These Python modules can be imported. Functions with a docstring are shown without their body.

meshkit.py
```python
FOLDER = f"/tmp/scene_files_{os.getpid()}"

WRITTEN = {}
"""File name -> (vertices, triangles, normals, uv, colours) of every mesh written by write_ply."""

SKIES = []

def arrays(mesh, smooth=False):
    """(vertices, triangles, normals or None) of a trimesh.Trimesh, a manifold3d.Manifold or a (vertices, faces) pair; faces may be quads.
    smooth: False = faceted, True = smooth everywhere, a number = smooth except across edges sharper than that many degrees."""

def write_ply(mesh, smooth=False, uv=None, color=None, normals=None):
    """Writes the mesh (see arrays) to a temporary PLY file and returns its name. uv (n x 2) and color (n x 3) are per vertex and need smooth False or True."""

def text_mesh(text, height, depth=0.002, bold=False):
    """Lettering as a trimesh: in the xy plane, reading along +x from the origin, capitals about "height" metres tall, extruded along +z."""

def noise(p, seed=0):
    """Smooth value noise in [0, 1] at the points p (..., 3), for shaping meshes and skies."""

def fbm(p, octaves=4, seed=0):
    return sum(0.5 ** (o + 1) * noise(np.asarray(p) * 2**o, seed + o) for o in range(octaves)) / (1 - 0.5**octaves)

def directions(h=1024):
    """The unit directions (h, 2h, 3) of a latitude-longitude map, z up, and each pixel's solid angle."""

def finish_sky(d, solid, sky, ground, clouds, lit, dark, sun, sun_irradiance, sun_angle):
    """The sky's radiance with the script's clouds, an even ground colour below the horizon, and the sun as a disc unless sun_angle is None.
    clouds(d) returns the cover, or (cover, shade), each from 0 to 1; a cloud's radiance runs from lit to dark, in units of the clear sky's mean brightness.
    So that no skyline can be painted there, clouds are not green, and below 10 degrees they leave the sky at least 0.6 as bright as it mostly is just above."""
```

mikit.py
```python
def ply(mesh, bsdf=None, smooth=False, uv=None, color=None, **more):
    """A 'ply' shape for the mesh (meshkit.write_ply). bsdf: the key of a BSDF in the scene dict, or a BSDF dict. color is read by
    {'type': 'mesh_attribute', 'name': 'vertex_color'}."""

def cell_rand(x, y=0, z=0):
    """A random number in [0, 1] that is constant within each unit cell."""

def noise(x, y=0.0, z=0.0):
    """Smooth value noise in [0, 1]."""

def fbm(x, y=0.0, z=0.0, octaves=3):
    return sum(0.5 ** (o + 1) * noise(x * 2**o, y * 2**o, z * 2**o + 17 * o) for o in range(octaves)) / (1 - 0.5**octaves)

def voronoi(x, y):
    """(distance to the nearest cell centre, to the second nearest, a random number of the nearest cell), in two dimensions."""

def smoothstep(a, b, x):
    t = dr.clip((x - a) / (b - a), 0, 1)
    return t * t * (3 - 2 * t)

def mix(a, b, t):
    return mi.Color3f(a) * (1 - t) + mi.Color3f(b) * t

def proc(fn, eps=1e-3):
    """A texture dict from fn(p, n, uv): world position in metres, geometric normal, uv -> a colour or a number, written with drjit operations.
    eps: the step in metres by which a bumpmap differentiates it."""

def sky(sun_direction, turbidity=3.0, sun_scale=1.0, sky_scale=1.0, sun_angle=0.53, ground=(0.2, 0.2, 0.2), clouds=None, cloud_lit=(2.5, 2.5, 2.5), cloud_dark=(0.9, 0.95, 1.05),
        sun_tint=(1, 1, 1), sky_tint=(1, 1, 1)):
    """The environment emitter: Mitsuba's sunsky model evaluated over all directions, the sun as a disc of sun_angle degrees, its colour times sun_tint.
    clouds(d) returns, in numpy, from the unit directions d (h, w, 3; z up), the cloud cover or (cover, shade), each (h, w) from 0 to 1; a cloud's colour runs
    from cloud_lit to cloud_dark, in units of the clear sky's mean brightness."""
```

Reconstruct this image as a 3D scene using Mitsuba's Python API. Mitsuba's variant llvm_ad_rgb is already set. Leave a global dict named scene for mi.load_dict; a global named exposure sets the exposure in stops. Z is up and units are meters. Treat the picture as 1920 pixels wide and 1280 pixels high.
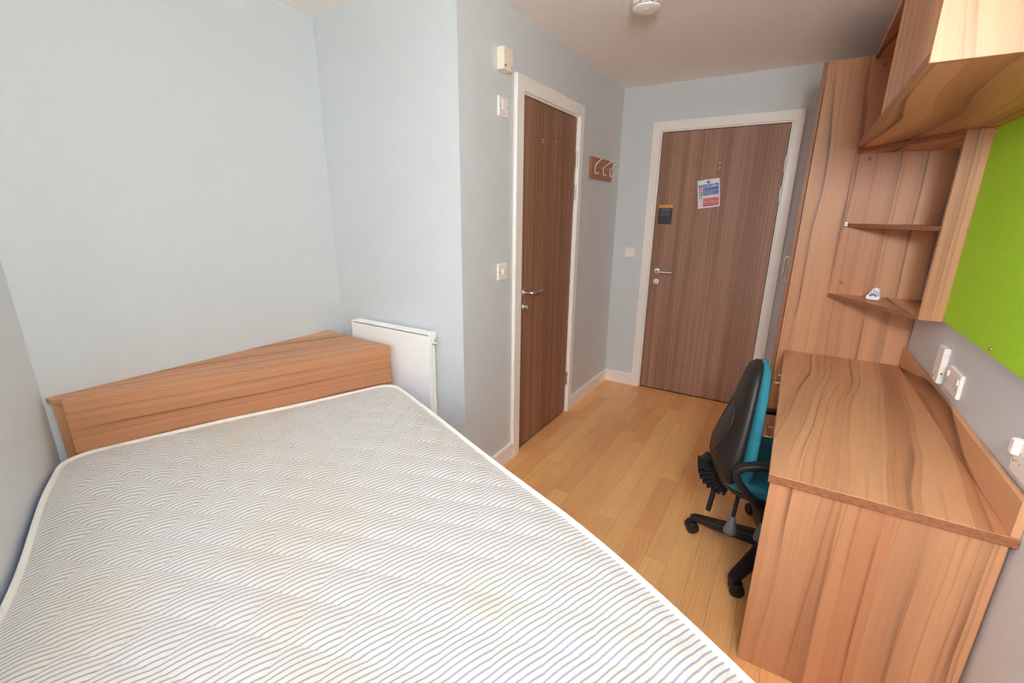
import math
import numpy as np
import trimesh
import drjit as dr
import mitsuba as mi
import mikit
import meshkit
from mikit import proc, noise, fbm, cell_rand, smoothstep, mix
from shapely.geometry import Polygon, Point, box as sbox

T = mi.ScalarTransform4f
scene, labels = {}, {}
rng = np.random.default_rng(7)

# ------------------------------------------------------------------ camera, light, exposure
CAM = np.array([1.29956, -3.73599, 1.44795])
F_PX = 843.73
YAW, PITCH, ROLL = math.radians(-31.54306), math.radians(15.92929), math.radians(-0.59707)
_f = np.array([math.sin(YAW) * math.cos(PITCH), math.cos(YAW) * math.cos(PITCH), -math.sin(PITCH)])
_r = np.array([math.cos(YAW), -math.sin(YAW), 0.0])
_d = np.cross(_f, _r)
_down = -math.sin(ROLL) * _r + math.cos(ROLL) * _d
scene['camera'] = {'type': 'perspective', 'fov': 2 * math.degrees(math.atan(960 / F_PX)), 'fov_axis': 'x', 'near_clip': 0.02, 'far_clip': 200.0,
                   'to_world': T().look_at(origin=CAM.tolist(), target=(CAM + _f).tolist(), up=(-_down).tolist())}
exposure = 3.0

LAMP_POWER = 14.8


def clouds(d):                                      # an even overcast with slow drifts
    n = meshkit.fbm(d * np.array([2.0, 2.0, 5.0]), 3, 3)
    return 0.97 + 0 * n, 0.35 * n


scene['sky'] = mikit.sky((0.55, 0.75, 0.9), turbidity=4.0, sun_scale=0.0, sky_scale=1.7, ground=(0.22, 0.21, 0.19), clouds=clouds,
                         cloud_lit=(1.56, 1.59, 1.76), cloud_dark=(1.26, 1.29, 1.44))

# ------------------------------------------------------------------ room measures (metres; entrance wall y=0, bathroom wall x=0, floor z=0)
H, XR, XL, YR = 2.374, 1.864, -0.898, -2.069
U, V = np.array([0.929, -0.370]) / math.hypot(0.929, 0.370), np.array([0.370, 0.929]) / math.hypot(0.929, 0.370)
VW = -3.4437                                        # the oblique window wall and the bed run along U
XW, YW, HW = 1.305, -0.816, 2.174                   # wardrobe
XD, YD, HD = 1.341, -2.331, 0.712                   # desk
XH, ZH = 1.483, 1.764                               # wall cupboard


def bed_frame(u, v, z=0.0):
    m = np.eye(4)
    m[:2, 0], m[:2, 1] = U, V
    m[:3, 3] = [u * U[0] + v * V[0], u * U[1] + v * V[1], z]
    return m


BED = bed_frame(0, 0)

# ------------------------------------------------------------------ materials


def S(r, g, b):                                     # sRGB 0..255 to linear
    c = np.array([r, g, b], float) / 255
    return [float(x) for x in np.where(c <= 0.04045, c / 12.92, ((c + 0.055) / 1.055) ** 2.4)]


def two(d):
    return {'type': 'twosided', 'bsdf': d}


def rgb(c):
    return {'type': 'rgb', 'value': [float(x) for x in c]}


def plain(name, c, rough=0.5, spec=0.5, metallic=0.0, **more):
    scene[name] = two({'type': 'principled', 'base_color': c if isinstance(c, dict) else rgb(c), 'roughness': rough, 'specular': spec, 'metallic': metallic, **more})


def metal(name, c, rough):
    scene[name] = two({'type': 'roughconductor', 'alpha': rough, 'specular_reflectance': rgb(c), 'material': 'none'})


def bumped(name, inner, fn, h, eps=1e-3):
    scene[name] = two({'type': 'bumpmap', 'arbitrary': proc(fn, eps), 'scale': h, 'bsdf': inner})


def walnut(a, b, seed):
    """Walnut laminate: a runs along the grain, b across it. Soft bands that darken towards one edge, with wandering veins that come and go."""
    def col(p):
        A, B = a(p), b(p)
        w = B + 0.060 * (noise(B * 2.2 + seed, A * 1.3, seed) - 0.5) + 0.026 * (noise(B * 6.0, A * 3.0, seed + 5) - 0.5) + 0.003 * (noise(B * 36, A * 9, seed + 9) - 0.5)
        s = w * 8.6 + 1.1 * noise(w * 5.0, seed * 3.1)
        i = dr.floor(s)
        f = s - i
        r = cell_rand(i, seed * 17 + 3)
        along = noise(A * 1.9 + r * 9, i * 3.7 + seed)
        dark = (0.12 + 0.70 * r) * f * f * f * f * f * (0.25 + 0.95 * along)
        vein = smoothstep(0.86, 0.97, f) * (1 - smoothstep(0.975, 1.0, f)) * smoothstep(0.30, 0.75, noise(A * 2.6, i * 5.1 + seed + 2))
        s2 = w * 33 + 1.7 * noise(w * 13, A * 0.9, seed)
        f2 = s2 - dr.floor(s2)
        i2 = dr.floor(s2)
        fine = f2 * f2 * f2 * f2 * f2 * f2 * smoothstep(0.30, 0.80, noise(A * 2.1 + i2 * 0.7, i2 * 4.3, seed + 2)) * 0.36
        soft = 0.24 * smoothstep(0.30, 0.85, noise(w * 19, A * 0.7, seed + 4))
        t = dr.clip(0.8 * dark + 0.38 * vein + fine + soft + 0.10 * (noise(B * 300, A * 6) - 0.5) + 0.02 * (noise(B * 60, A * 80) - 0.5), 0, 1)
        strip = cell_rand(dr.floor(w * 10.5 + 0.6 * noise(w * 4.0, seed)), seed + 40)
        base = mix(S(214, 161, 119), S(184, 124, 87), 0.55 * strip + 0.45 * noise(B * 4.5, A * 0.7, seed + 1))
        return mix(base, S(98, 60, 41), t)
    return lambda p, n, uv: col(p)


def laminate(name, a, b, seed):
    scene[name] = two({'type': 'principled', 'base_color': proc(walnut(a, b, seed)), 'roughness': 0.42, 'specular': 0.35})


laminate('walnut_upright_facing_window', lambda p: p.z, lambda p: p.x + 0.31 * p.y, 1.0)
laminate('walnut_upright_facing_room', lambda p: p.z, lambda p: 0.6 * p.y + 0.27 * p.x, 2.0)
laminate('walnut_level', lambda p: p.y, lambda p: p.x + 0.33 * p.z, 3.0)
laminate('walnut_desk_top', lambda p: p.y + 0.35 * p.x, lambda p: p.x - 0.10 * p.y + 0.33 * p.z, 5.0)
laminate('walnut_bed', lambda p: p.x * float(V[0]) + p.y * float(V[1]), lambda p: p.z * 1.5 + p.x * float(U[0]) * 0.9 + p.y * float(U[1]) * 0.9, 4.0)
laminate('walnut_bed_upright', lambda p: p.z, lambda p: p.x * float(V[0]) + p.y * float(V[1]), 6.0)
plain('walnut_edging', proc(lambda p, n, uv: mix(S(160, 106, 74), S(140, 90, 61), noise(p.x * 120, p.y * 120, p.z * 120))), 0.45, 0.35)


def door_wood(b, seed, light, deep):
    def col(p, n, uv):
        B, A = b(p), p.z
        w = B + 0.006 * (noise(B * 14, A * 1.6, seed) - 0.5)
        t = 0.42 * noise(w * 95, A * 0.7, seed) + 0.23 * noise(w * 310, A * 2.2, seed) + 0.35 * noise(w * 24, A * 0.5, seed + 3)
        pore = smoothstep(0.62, 0.9, noise(B * 620, A * 16, seed + 6)) * 0.3
        return mix(S(*light), S(*deep), dr.clip(smoothstep(0.15, 0.85, t) + pore, 0, 1))
    return col


plain('door_wood_bathroom', proc(door_wood(lambda p: p.y, 2.0, (158, 116, 91), (128, 89, 66))), 0.5, 0.3)
plain('door_wood_entrance', proc(door_wood(lambda p: p.x, 7.0, (168, 130, 108), (138, 102, 82))), 0.5, 0.3)

PW, PL, PX0 = 0.0945, 0.5, 0.942                    # floor planks: width, length, where a seam lies
OFFSETS = {0: -0.35, -1: -0.07, -2: -0.351}


def strip_offset(k):
    return OFFSETS.get(k, (k * 0.377 + 0.11) % 0.5)


def oak(p, n, uv):
    kx = dr.floor((p.x - PX0) / PW + 1.0)
    r = cell_rand(kx + 50, dr.floor(uv.y * 100.0 + 0.5) + 7)
    r2 = cell_rand(kx + 50, dr.floor(uv.y * 100.0 + 0.5) + 31)
    X, Y = p.x + r * 3.1, p.y + r2 * 5.0
    w = X + 0.012 * (noise(X * 16, Y * 4.0) - 0.5) + 0.004 * (noise(X * 60, Y * 12) - 0.5)
    ring = w * 70 + 6.0 * noise(X * 9, Y * 2.4)
    f = ring - dr.floor(ring)
    line = smoothstep(0.72, 0.95, f) * (1 - smoothstep(0.95, 1.0, f)) * smoothstep(0.35, 0.75, noise(X * 12, Y * 3, 4.0))
    t = 0.30 * noise(w * 180, Y * 5) + 0.18 * noise(w * 45, Y * 1.5)
    base = mix(S(250, 196, 130), S(234, 168, 108), dr.clip(0.85 * r + 0.1, 0, 1))
    base = mix(base, S(222, 156, 108), 0.45 * smoothstep(0.78, 0.95, r2))
    return mix(base, S(158, 104, 62), dr.clip(0.15 * line + t * 0.5, 0, 1))


plain('floor_oak', proc(oak), 0.38, 0.4)
plain('floor_screed', S(120, 88, 58), 0.8, 0.1)

WALL = S(207, 211, 211)
bumped('wall_paint', {'type': 'principled', 'base_color': rgb(WALL), 'roughness': 0.5, 'specular': 0.28}, lambda p, n, uv: noise(p.x * 420, p.y * 420, p.z * 420), 0.00008)
plain('ceiling_paint', S(232, 226, 219), 0.8, 0.1)
plain('white_gloss', S(240, 236, 228), 0.28, 0.5)
plain('white_plastic', S(238, 231, 223), 0.35, 0.5)
plain('cream_plastic', S(236, 226, 206), 0.4, 0.5)
plain('grey_print', S(150, 146, 146), 0.5, 0.4)
plain('radiator_enamel', S(244, 244, 238), 0.3, 0.5)
plain('radiator_grille', S(236, 236, 234), 0.3, 0.5)
plain('black_plastic', S(37, 34, 34), 0.42, 0.4)
plain('black_shell', proc(lambda p, n, uv: mix(S(33, 29, 27), S(41, 36, 34), noise(p.x * 900, p.y * 900, p.z * 900))), 0.42, 0.35)
plain('black_rubber', S(28, 26, 26), 0.6, 0.3)
plain('grey_speckled_plastic', proc(lambda p, n, uv: mix(S(96, 98, 100), S(150, 152, 154), smoothstep(0.62, 0.8, noise(p.x * 900, p.y * 900, p.z * 900)))), 0.3, 0.5)
plain('dark_gap', S(24, 20, 18), 0.8, 0.1)
plain('ivory_wire', S(226, 218, 204), 0.3, 0.5)
plain('oak_board', proc(lambda p, n, uv: mix(S(182, 124, 84), S(150, 96, 62), 0.6 * noise(p.z * 120, p.y * 9) + 0.4 * noise(p.z * 40, p.y * 4))), 0.45, 0.4)
metal('brushed_steel', (0.72, 0.70, 0.66), 0.22)
metal('polished_chrome', (0.86, 0.86, 0.86), 0.10)
metal('dull_zinc', (0.62, 0.68, 0.70), 0.30)
teal_fn = lambda p, n, uv: mix(S(30, 106, 124), S(58, 132, 146), 0.6 * noise(p.x * 700, p.y * 700, p.z * 700) + 0.4 * noise(p.x * 40, p.y * 40, p.z * 40))
plain('teal_fabric', proc(teal_fn), 0.85, 0.2, sheen=0.4)
felt_fn = lambda p, n, uv: mix(S(156, 204, 48), S(170, 214, 66), noise(p.x * 900, p.y * 900, p.z * 900) * 0.6 + 0.4 * noise(p.y * 120, p.z * 120))
plain('green_felt', proc(felt_fn), 0.9, 0.15)
plain('blue_ticking_side', S(66, 106, 186), 0.85, 0.15)
plain('mattress_tape', S(240, 238, 230), 0.75, 0.2)
STRIPE = 0.0136


def ticking(p, n, uv):
    s = uv.x / STRIPE + 0.05 * (noise(uv.x * 60, uv.y * 40) - 0.5)
    f = dr.abs(s - dr.floor(s) - 0.5)
    on = 1 - smoothstep(0.10, 0.20, f)
    weave = noise(uv.x * 1500, uv.y * 1500) * 0.10
    stain = smoothstep(0.45, 0.8, fbm(uv.x * 4.2 + 11, uv.y * 5.5 + 3, 0.0, 3)) * 0.4
    ground = mix(S(219, 214, 204), S(217, 203, 166), stain)
    return mix(ground, S(146, 149, 171), on * (0.92 - weave))


plain('striped_ticking', proc(ticking), 0.85, 0.15)
plain('sign_white', S(228, 226, 228), 0.4, 0.4)
plain('sign_blue', S(70, 98, 168), 0.4, 0.4)
plain('sign_red', S(206, 88, 92), 0.4, 0.4)
plain('sign_green', S(96, 142, 116), 0.4, 0.4)
plain('sign_pale_red', S(222, 150, 150), 0.4, 0.4)
plain('card_charcoal', S(56, 56, 60), 0.45, 0.4)
plain('card_orange', S(222, 160, 76), 0.45, 0.4)
plain('card_brown_ink', S(150, 96, 34), 0.5, 0.3)
plain('card_grey_ink', S(120, 120, 116), 0.5, 0.3)
plain('yellow_sticker', S(216, 172, 58), 0.5, 0.3)
plain('navy_print', S(44, 50, 84), 0.5, 0.3)
plain('blue_print', S(92, 160, 206), 0.5, 0.3)
plain('deep_blue_print', S(36, 104, 150), 0.5, 0.3)
plain('silver_print', S(168, 168, 172), 0.5, 0.3)
scene['window_glass'] = {'type': 'thindielectric', 'int_ior': 1.5}

# ------------------------------------------------------------------ mesh helpers


def cat(ms):
    return trimesh.util.concatenate(ms)


def move(m, t=(0, 0, 0), M=None):
    m = m.copy()
    if M is not None:
        m.apply_transform(M)
    m.apply_translation(np.asarray(t, float))
    return m


def cbox(x0, x1, y0, y1, z0, z1, c=0.001):
    """A box with chamfered edges."""
    pts = []
    for i, x in enumerate((x0, x1)):
        for j, y in enumerate((y0, y1)):
            for k, z in enumerate((z0, z1)):
                sx, sy, sz = (1, -1)[i] * c, (1, -1)[j] * c, (1, -1)[k] * c
                pts += [(x, y + sy, z + sz), (x + sx, y, z + sz), (x + sx, y + sy, z)]
    return trimesh.convex.convex_hull(np.array(pts, float))


def plainbox(x0, x1, y0, y1, z0, z1):
    return move(trimesh.creation.box([x1 - x0, y1 - y0, z1 - z0]), ((x0 + x1) / 2, (y0 + y1) / 2, (z0 + z1) / 2))


def rbox(x0, x1, y0, y1, z0, z1, r=0.004, n=3):
    """A box with rounded edges: the hull of the spheres at its corners."""
    s = trimesh.creation.icosphere(subdivisions=n - 1, radius=r).vertices
    pts = [s + [x, y, z] for x in (x0 + r, x1 - r) for y in (y0 + r, y1 - r) for z in (z0 + r, z1 - r)]
    return trimesh.convex.convex_hull(np.vstack(pts))


def basis(d):
    d = np.asarray(d, float) / np.linalg.norm(d)
    a = np.cross(d, [0, 0, 1.0] if abs(d[2]) < 0.9 else [1.0, 0, 0])
    a /= np.linalg.norm(a)
    return a, np.cross(d, a), d


def lathe(profile, p0, d, n=32):
    """profile: (radius, along) pairs about the axis p0 + t*d, closed at both ends."""
    a, b, d = basis(d)
    ang = np.arange(n) * 2 * np.pi / n
    ring = np.cos(ang)[:, None] * a + np.sin(ang)[:, None] * b
    v = np.vstack([np.asarray(p0) + t * d + max(r, 1e-5) * ring for r, t in profile])
    f = []
    for k in range(len(profile) - 1):
        for j in range(n):
            q = (k * n + j, k * n + (j + 1) % n, (k + 1) * n + (j + 1) % n, (k + 1) * n + j)
            f += [(q[0], q[1], q[2]), (q[0], q[2], q[3])]
    c0, c1 = len(v), len(v) + 1
    v = np.vstack([v, np.asarray(p0) + profile[0][1] * d, np.asarray(p0) + profile[-1][1] * d])
    m = (len(profile) - 1) * n
    for j in range(n):
        f += [(c0, (j + 1) % n, j), (c1, m + j, m + (j + 1) % n)]
    t = trimesh.Trimesh(v, f, process=False)
    trimesh.repair.fix_normals(t)
    return t


def rod(p0, p1, r, n=20, c=0.15):
    p0, p1 = np.asarray(p0, float), np.asarray(p1, float)
    L = np.linalg.norm(p1 - p0)
    e = min(r * c, L / 4)
    return lathe([(r - e, 0), (r, e), (r, L - e), (r - e, L)], p0, p1 - p0, n)


def sweep(path, w, h=None, n=12, up=(0, 0, 1)):
    """A tube (radius w) or, with h, a flat rounded bar (w across, h along up) along the points of path."""
    p = np.asarray(path, float)
    t = np.gradient(p, axis=0)
    t /= np.linalg.norm(t, axis=1, keepdims=True)
    ang = np.arange(n) * 2 * np.pi / n
    if h is None:
        cx, cy = w * np.cos(ang), w * np.sin(ang)
    else:
        e = 0.5
        cx = w / 2 * np.sign(np.cos(ang)) * np.abs(np.cos(ang)) ** e
        cy = h / 2 * np.sign(np.sin(ang)) * np.abs(np.sin(ang)) ** e
    rings, last = [], None
    for k in range(len(p)):
        a = np.cross(t[k], up)
        if np.linalg.norm(a) < 1e-3:
            a = last if last is not None else np.cross(t[k], [1, 0, 0])
        a = a / np.linalg.norm(a)
        if last is not None and a @ last < 0:
            a = -a
        last = a
        b = np.cross(a, t[k])
        rings.append(p[k] + cx[:, None] * a + cy[:, None] * b)
    v = np.vstack(rings + [p[0], p[-1]])
    f, m = [], len(p)
    for k in range(m - 1):
        for j in range(n):
            q = (k * n + j, k * n + (j + 1) % n, (k + 1) * n + (j + 1) % n, (k + 1) * n + j)
            f += [(q[0], q[1], q[2]), (q[0], q[2], q[3])]
    for j in range(n):
        f += [(m * n, (j + 1) % n, j), (m * n + 1, (m - 1) * n + j, (m - 1) * n + (j + 1) % n)]
    g = trimesh.Trimesh(v, f, process=False)
    trimesh.repair.fix_normals(g)
    return g


def curve(points, n=8):
    """Catmull-Rom through the points."""
    p = np.asarray(points, float)
    p = np.vstack([2 * p[0] - p[1], p, 2 * p[-1] - p[-2]])
    out = []
    for i in range(1, len(p) - 2):
        for t in np.linspace(0, 1, n, endpoint=False):
            out.append(0.5 * (2 * p[i] + (p[i + 1] - p[i - 1]) * t + (2 * p[i - 1] - 5 * p[i] + 4 * p[i + 1] - p[i + 2]) * t * t + (3 * p[i] - p[i - 1] - 3 * p[i + 1] + p[i + 2]) * t ** 3))
    return np.array(out + [p[-2]])


def fillet(points, r, n=6):
    """A polyline with its corners rounded."""
    p = np.asarray(points, float)
    out = [p[0]]
    for i in range(1, len(p) - 1):
        a, b = p[i - 1] - p[i], p[i + 1] - p[i]
        la, lb = np.linalg.norm(a), np.linalg.norm(b)
        d = min(r, la * 0.45, lb * 0.45)
        s, e = p[i] + a / la * d, p[i] + b / lb * d
        for t in np.linspace(0, 1, n):
            out.append((1 - t) ** 2 * s + 2 * t * (1 - t) * p[i] + t * t * e)
    return np.array(out + [p[-1]])


def prism(poly, z0, z1):
    """A shapely polygon (or points) raised from z0 to z1."""
    poly = poly if hasattr(poly, 'exterior') else Polygon(poly)
    return move(trimesh.creation.extrude_polygon(poly, z1 - z0, engine='earcut'), (0, 0, z0))


def loft(rings):
    v = np.vstack(rings)
    n, m = len(rings[0]), len(rings)
    f = []
    for k in range(m - 1):
        for j in range(n):
            q = (k * n + j, k * n + (j + 1) % n, (k + 1) * n + (j + 1) % n, (k + 1) * n + j)
            f += [(q[0], q[1], q[2]), (q[0], q[2], q[3])]
    v = np.vstack([v, rings[0].mean(0), rings[-1].mean(0)])
    for j in range(n):
        f += [(m * n, (j + 1) % n, j), (m * n + 1, (m - 1) * n + j, (m - 1) * n + (j + 1) % n)]
    g = trimesh.Trimesh(v, f, process=False)
    trimesh.repair.fix_normals(g)
    return g


def numbered(key):
    if key not in scene and key not in labels:
        return key
    k = 1
    while f'{key}_{k:03d}' in scene or f'{key}_{k:03d}' in labels:
        k += 1
    return f'{key}_{k:03d}'


def add(key, mesh, bsdf, smooth=30, **more):
    key = numbered(key)
    scene[key] = mikit.ply(mesh, bsdf, smooth=smooth, **more)
    return key


def thing(name, label, category, group=None):
    key = numbered(name)
    labels[key] = {'label': label, 'category': category}
    if group:
        labels[key]['group'] = group
    return key


def struct(key, mesh=None, bsdf=None, label=None, **more):
    if mesh is not None:
        scene[key] = mikit.ply(mesh, bsdf, **more)
    labels[key] = {'kind': 'structure', 'category': 'room part'}
    if label:
        labels[key]['label'] = label
    return key


def on_wall(origin, right, up):
    """Transform from a flat design (x right, y up, z out of the wall) to the wall."""
    right, up = np.asarray(right, float), np.asarray(up, float)
    m = np.eye(4)
    m[:3, 0], m[:3, 1], m[:3, 2], m[:3, 3] = right, up, np.cross(right, up), origin
    return m


# ------------------------------------------------------------------ the room
corner = XL * U[0] + (VW * V[0] - 0) if False else None
P_LEFT = np.array([XL, -3.3497])                    # where the headboard wall meets the window wall
uR = (XR - (VW * V[0])) / U[0]
P_RIGHT = np.array([XR, uR * U[1] + VW * V[1]])
out = 0.12
outline = Polygon([P_LEFT + [-out, -0.25], P_RIGHT + [out, -0.25], (XR + out, out), (-out, out), (-out, YR + out), (XL - out, YR + out)])
struct('floor', prism(outline, -0.10, -0.012), 'floor_screed', 'oak strip floor running from the bed to the entrance door')
struct('ceiling', prism(outline, H, H + 0.1), 'ceiling_paint', 'plain off-white ceiling')
k0, k1 = int(math.floor((XL - 0.05 - PX0) / PW)), int(math.ceil((XR - PX0) / PW))
floor_room = Polygon([P_LEFT, P_RIGHT, (XR, 0), (0, 0), (0, YR), (XL, YR)]).buffer(0.012, join_style=2)
for k in range(k0, k1 + 1):
    x1 = PX0 + k * PW
    x0 = x1 - PW
    off = strip_offset(k)
    for j in range(-10, 2):
        y1 = off + j * PL
        cell = floor_room.intersection(sbox(x0 + 0.0004, y1 - PL + 0.0004, x1 - 0.0004, y1 - 0.0004))
        if cell.area < 2e-4:
            continue
        cell = max(getattr(cell, 'geoms', [cell]), key=lambda g: g.area)
        m = prism(cell, -0.012, -0.0002 * ((k * 7 + j * 3) % 3))
        add('floor__plank', m, 'floor_oak', smooth=False, uv=np.tile([0.0, (j + 20) * 0.01], (len(m.vertices), 1)))

LIN = 0.012                                         # door lining thickness in view
# bathroom door leaf
B0, B1, BT = -1.5376, -0.844, 2.0305
D0, D1, DT = 0.3242, 1.1544, 2.040
by0, by1, bz = B0 - LIN - 0.004, B1 + LIN + 0.004, BT + LIN + 0.004
dx0, dx1, dz = D0 - LIN - 0.004, D1 + LIN + 0.004, DT + LIN + 0.004
struct('wall_bathroom', cat([plainbox(-0.1, 0, YR, by0, -0.012, H), plainbox(-0.1, 0, by1, 0.1, -0.012, H), plainbox(-0.1, 0, by0, by1, bz, H)]), 'wall_paint', 'pale grey wall with the narrow bathroom door')
struct('wall_entrance', cat([plainbox(0, dx0, 0, 0.1, -0.012, H), plainbox(dx1, XR + 0.1, 0, 0.1, -0.012, H), plainbox(dx0, dx1, 0, 0.1, dz, H)]), 'wall_paint', 'pale grey wall around the entrance door')
struct('wall_corridor', plainbox(-0.1, XR + 0.1, 0.1005, 0.14, -0.1, H), 'wall_paint', 'closed dark space behind the entrance door')
struct('wall_bathroom_back', plainbox(-0.14, -0.1005, YR + 0.101, 0.14, -0.1, H), 'wall_paint', 'closed dark space behind the bathroom door')
struct('wall_alcove', plainbox(XL - 0.1, -0.1, YR, YR + 0.1, -0.012, H), 'wall_paint', 'pale grey alcove wall behind the radiator')
struct('wall_headboard', plainbox(XL - 0.1, XL, P_LEFT[1] - 0.3, YR, -0.012, H), 'wall_paint', 'pale grey wall above the wedge headboard')
struct('wall_right', plainbox(XR, XR + 0.1, P_RIGHT[1] - 0.4, 0, -0.012, H), 'wall_paint', 'pale grey wall behind the desk and the green pinboard')
# window wall along U, with its opening (behind the camera)
u0, u1 = float(P_LEFT @ U), uR
WU0, WU1, WZ0, WZ1 = 1.04, 3.24, 0.90, 2.28
TH = 0.22
ww = cat([plainbox(u0 - 0.05, WU0, VW - TH, VW, -0.012, H), plainbox(WU1, u1 + 0.1, VW - TH, VW, -0.012, H), plainbox(WU0, WU1, VW - TH, VW, -0.012, WZ0), plainbox(WU0, WU1, VW - TH, VW, WZ1, H)])
struct('wall_window', move(ww, M=BED), 'wall_paint', 'pale grey outer wall beside the bed')
struct('window_1')
fr = 0.05
vv0, vv1 = VW - 0.16, VW - 0.10
fm = [cbox(WU0, WU1, vv0, vv1, WZ0, WZ0 + fr, 0.004), cbox(WU0, WU1, vv0, vv1, WZ1 - fr, WZ1, 0.004), cbox(WU0, WU0 + fr, vv0, vv1, WZ0 + fr, WZ1 - fr, 0.004), cbox(WU1 - fr, WU1, vv0, vv1, WZ0 + fr, WZ1 - fr, 0.004)]
um = WU0 + 1.12
fm.append(cbox(um - 0.03, um + 0.03, vv0, vv1, WZ0 + fr, WZ1 - fr, 0.004))
add('window_1__frame', move(cat(fm), M=BED), 'white_gloss')
for a, b in ((WU0 + fr, um - 0.03), (um + 0.03, WU1 - fr)):
    q = trimesh.Trimesh([(a, VW - 0.13, WZ0 + fr), (b, VW - 0.13, WZ0 + fr), (b, VW - 0.13, WZ1 - fr), (a, VW - 0.13, WZ1 - fr)], [(0, 1, 2), (0, 2, 3)])
    add('window_1__pane', move(q, M=BED), 'window_glass', smooth=False)
add('window_1__sill', move(cbox(WU0 - 0.04, WU1 + 0.04, VW - 0.10, VW + 0.03, WZ0 - 0.022, WZ0 + 0.003, 0.004), M=BED), 'white_gloss')

# doors: lining, architrave, leaf, hinges, lever handle, lock


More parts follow.
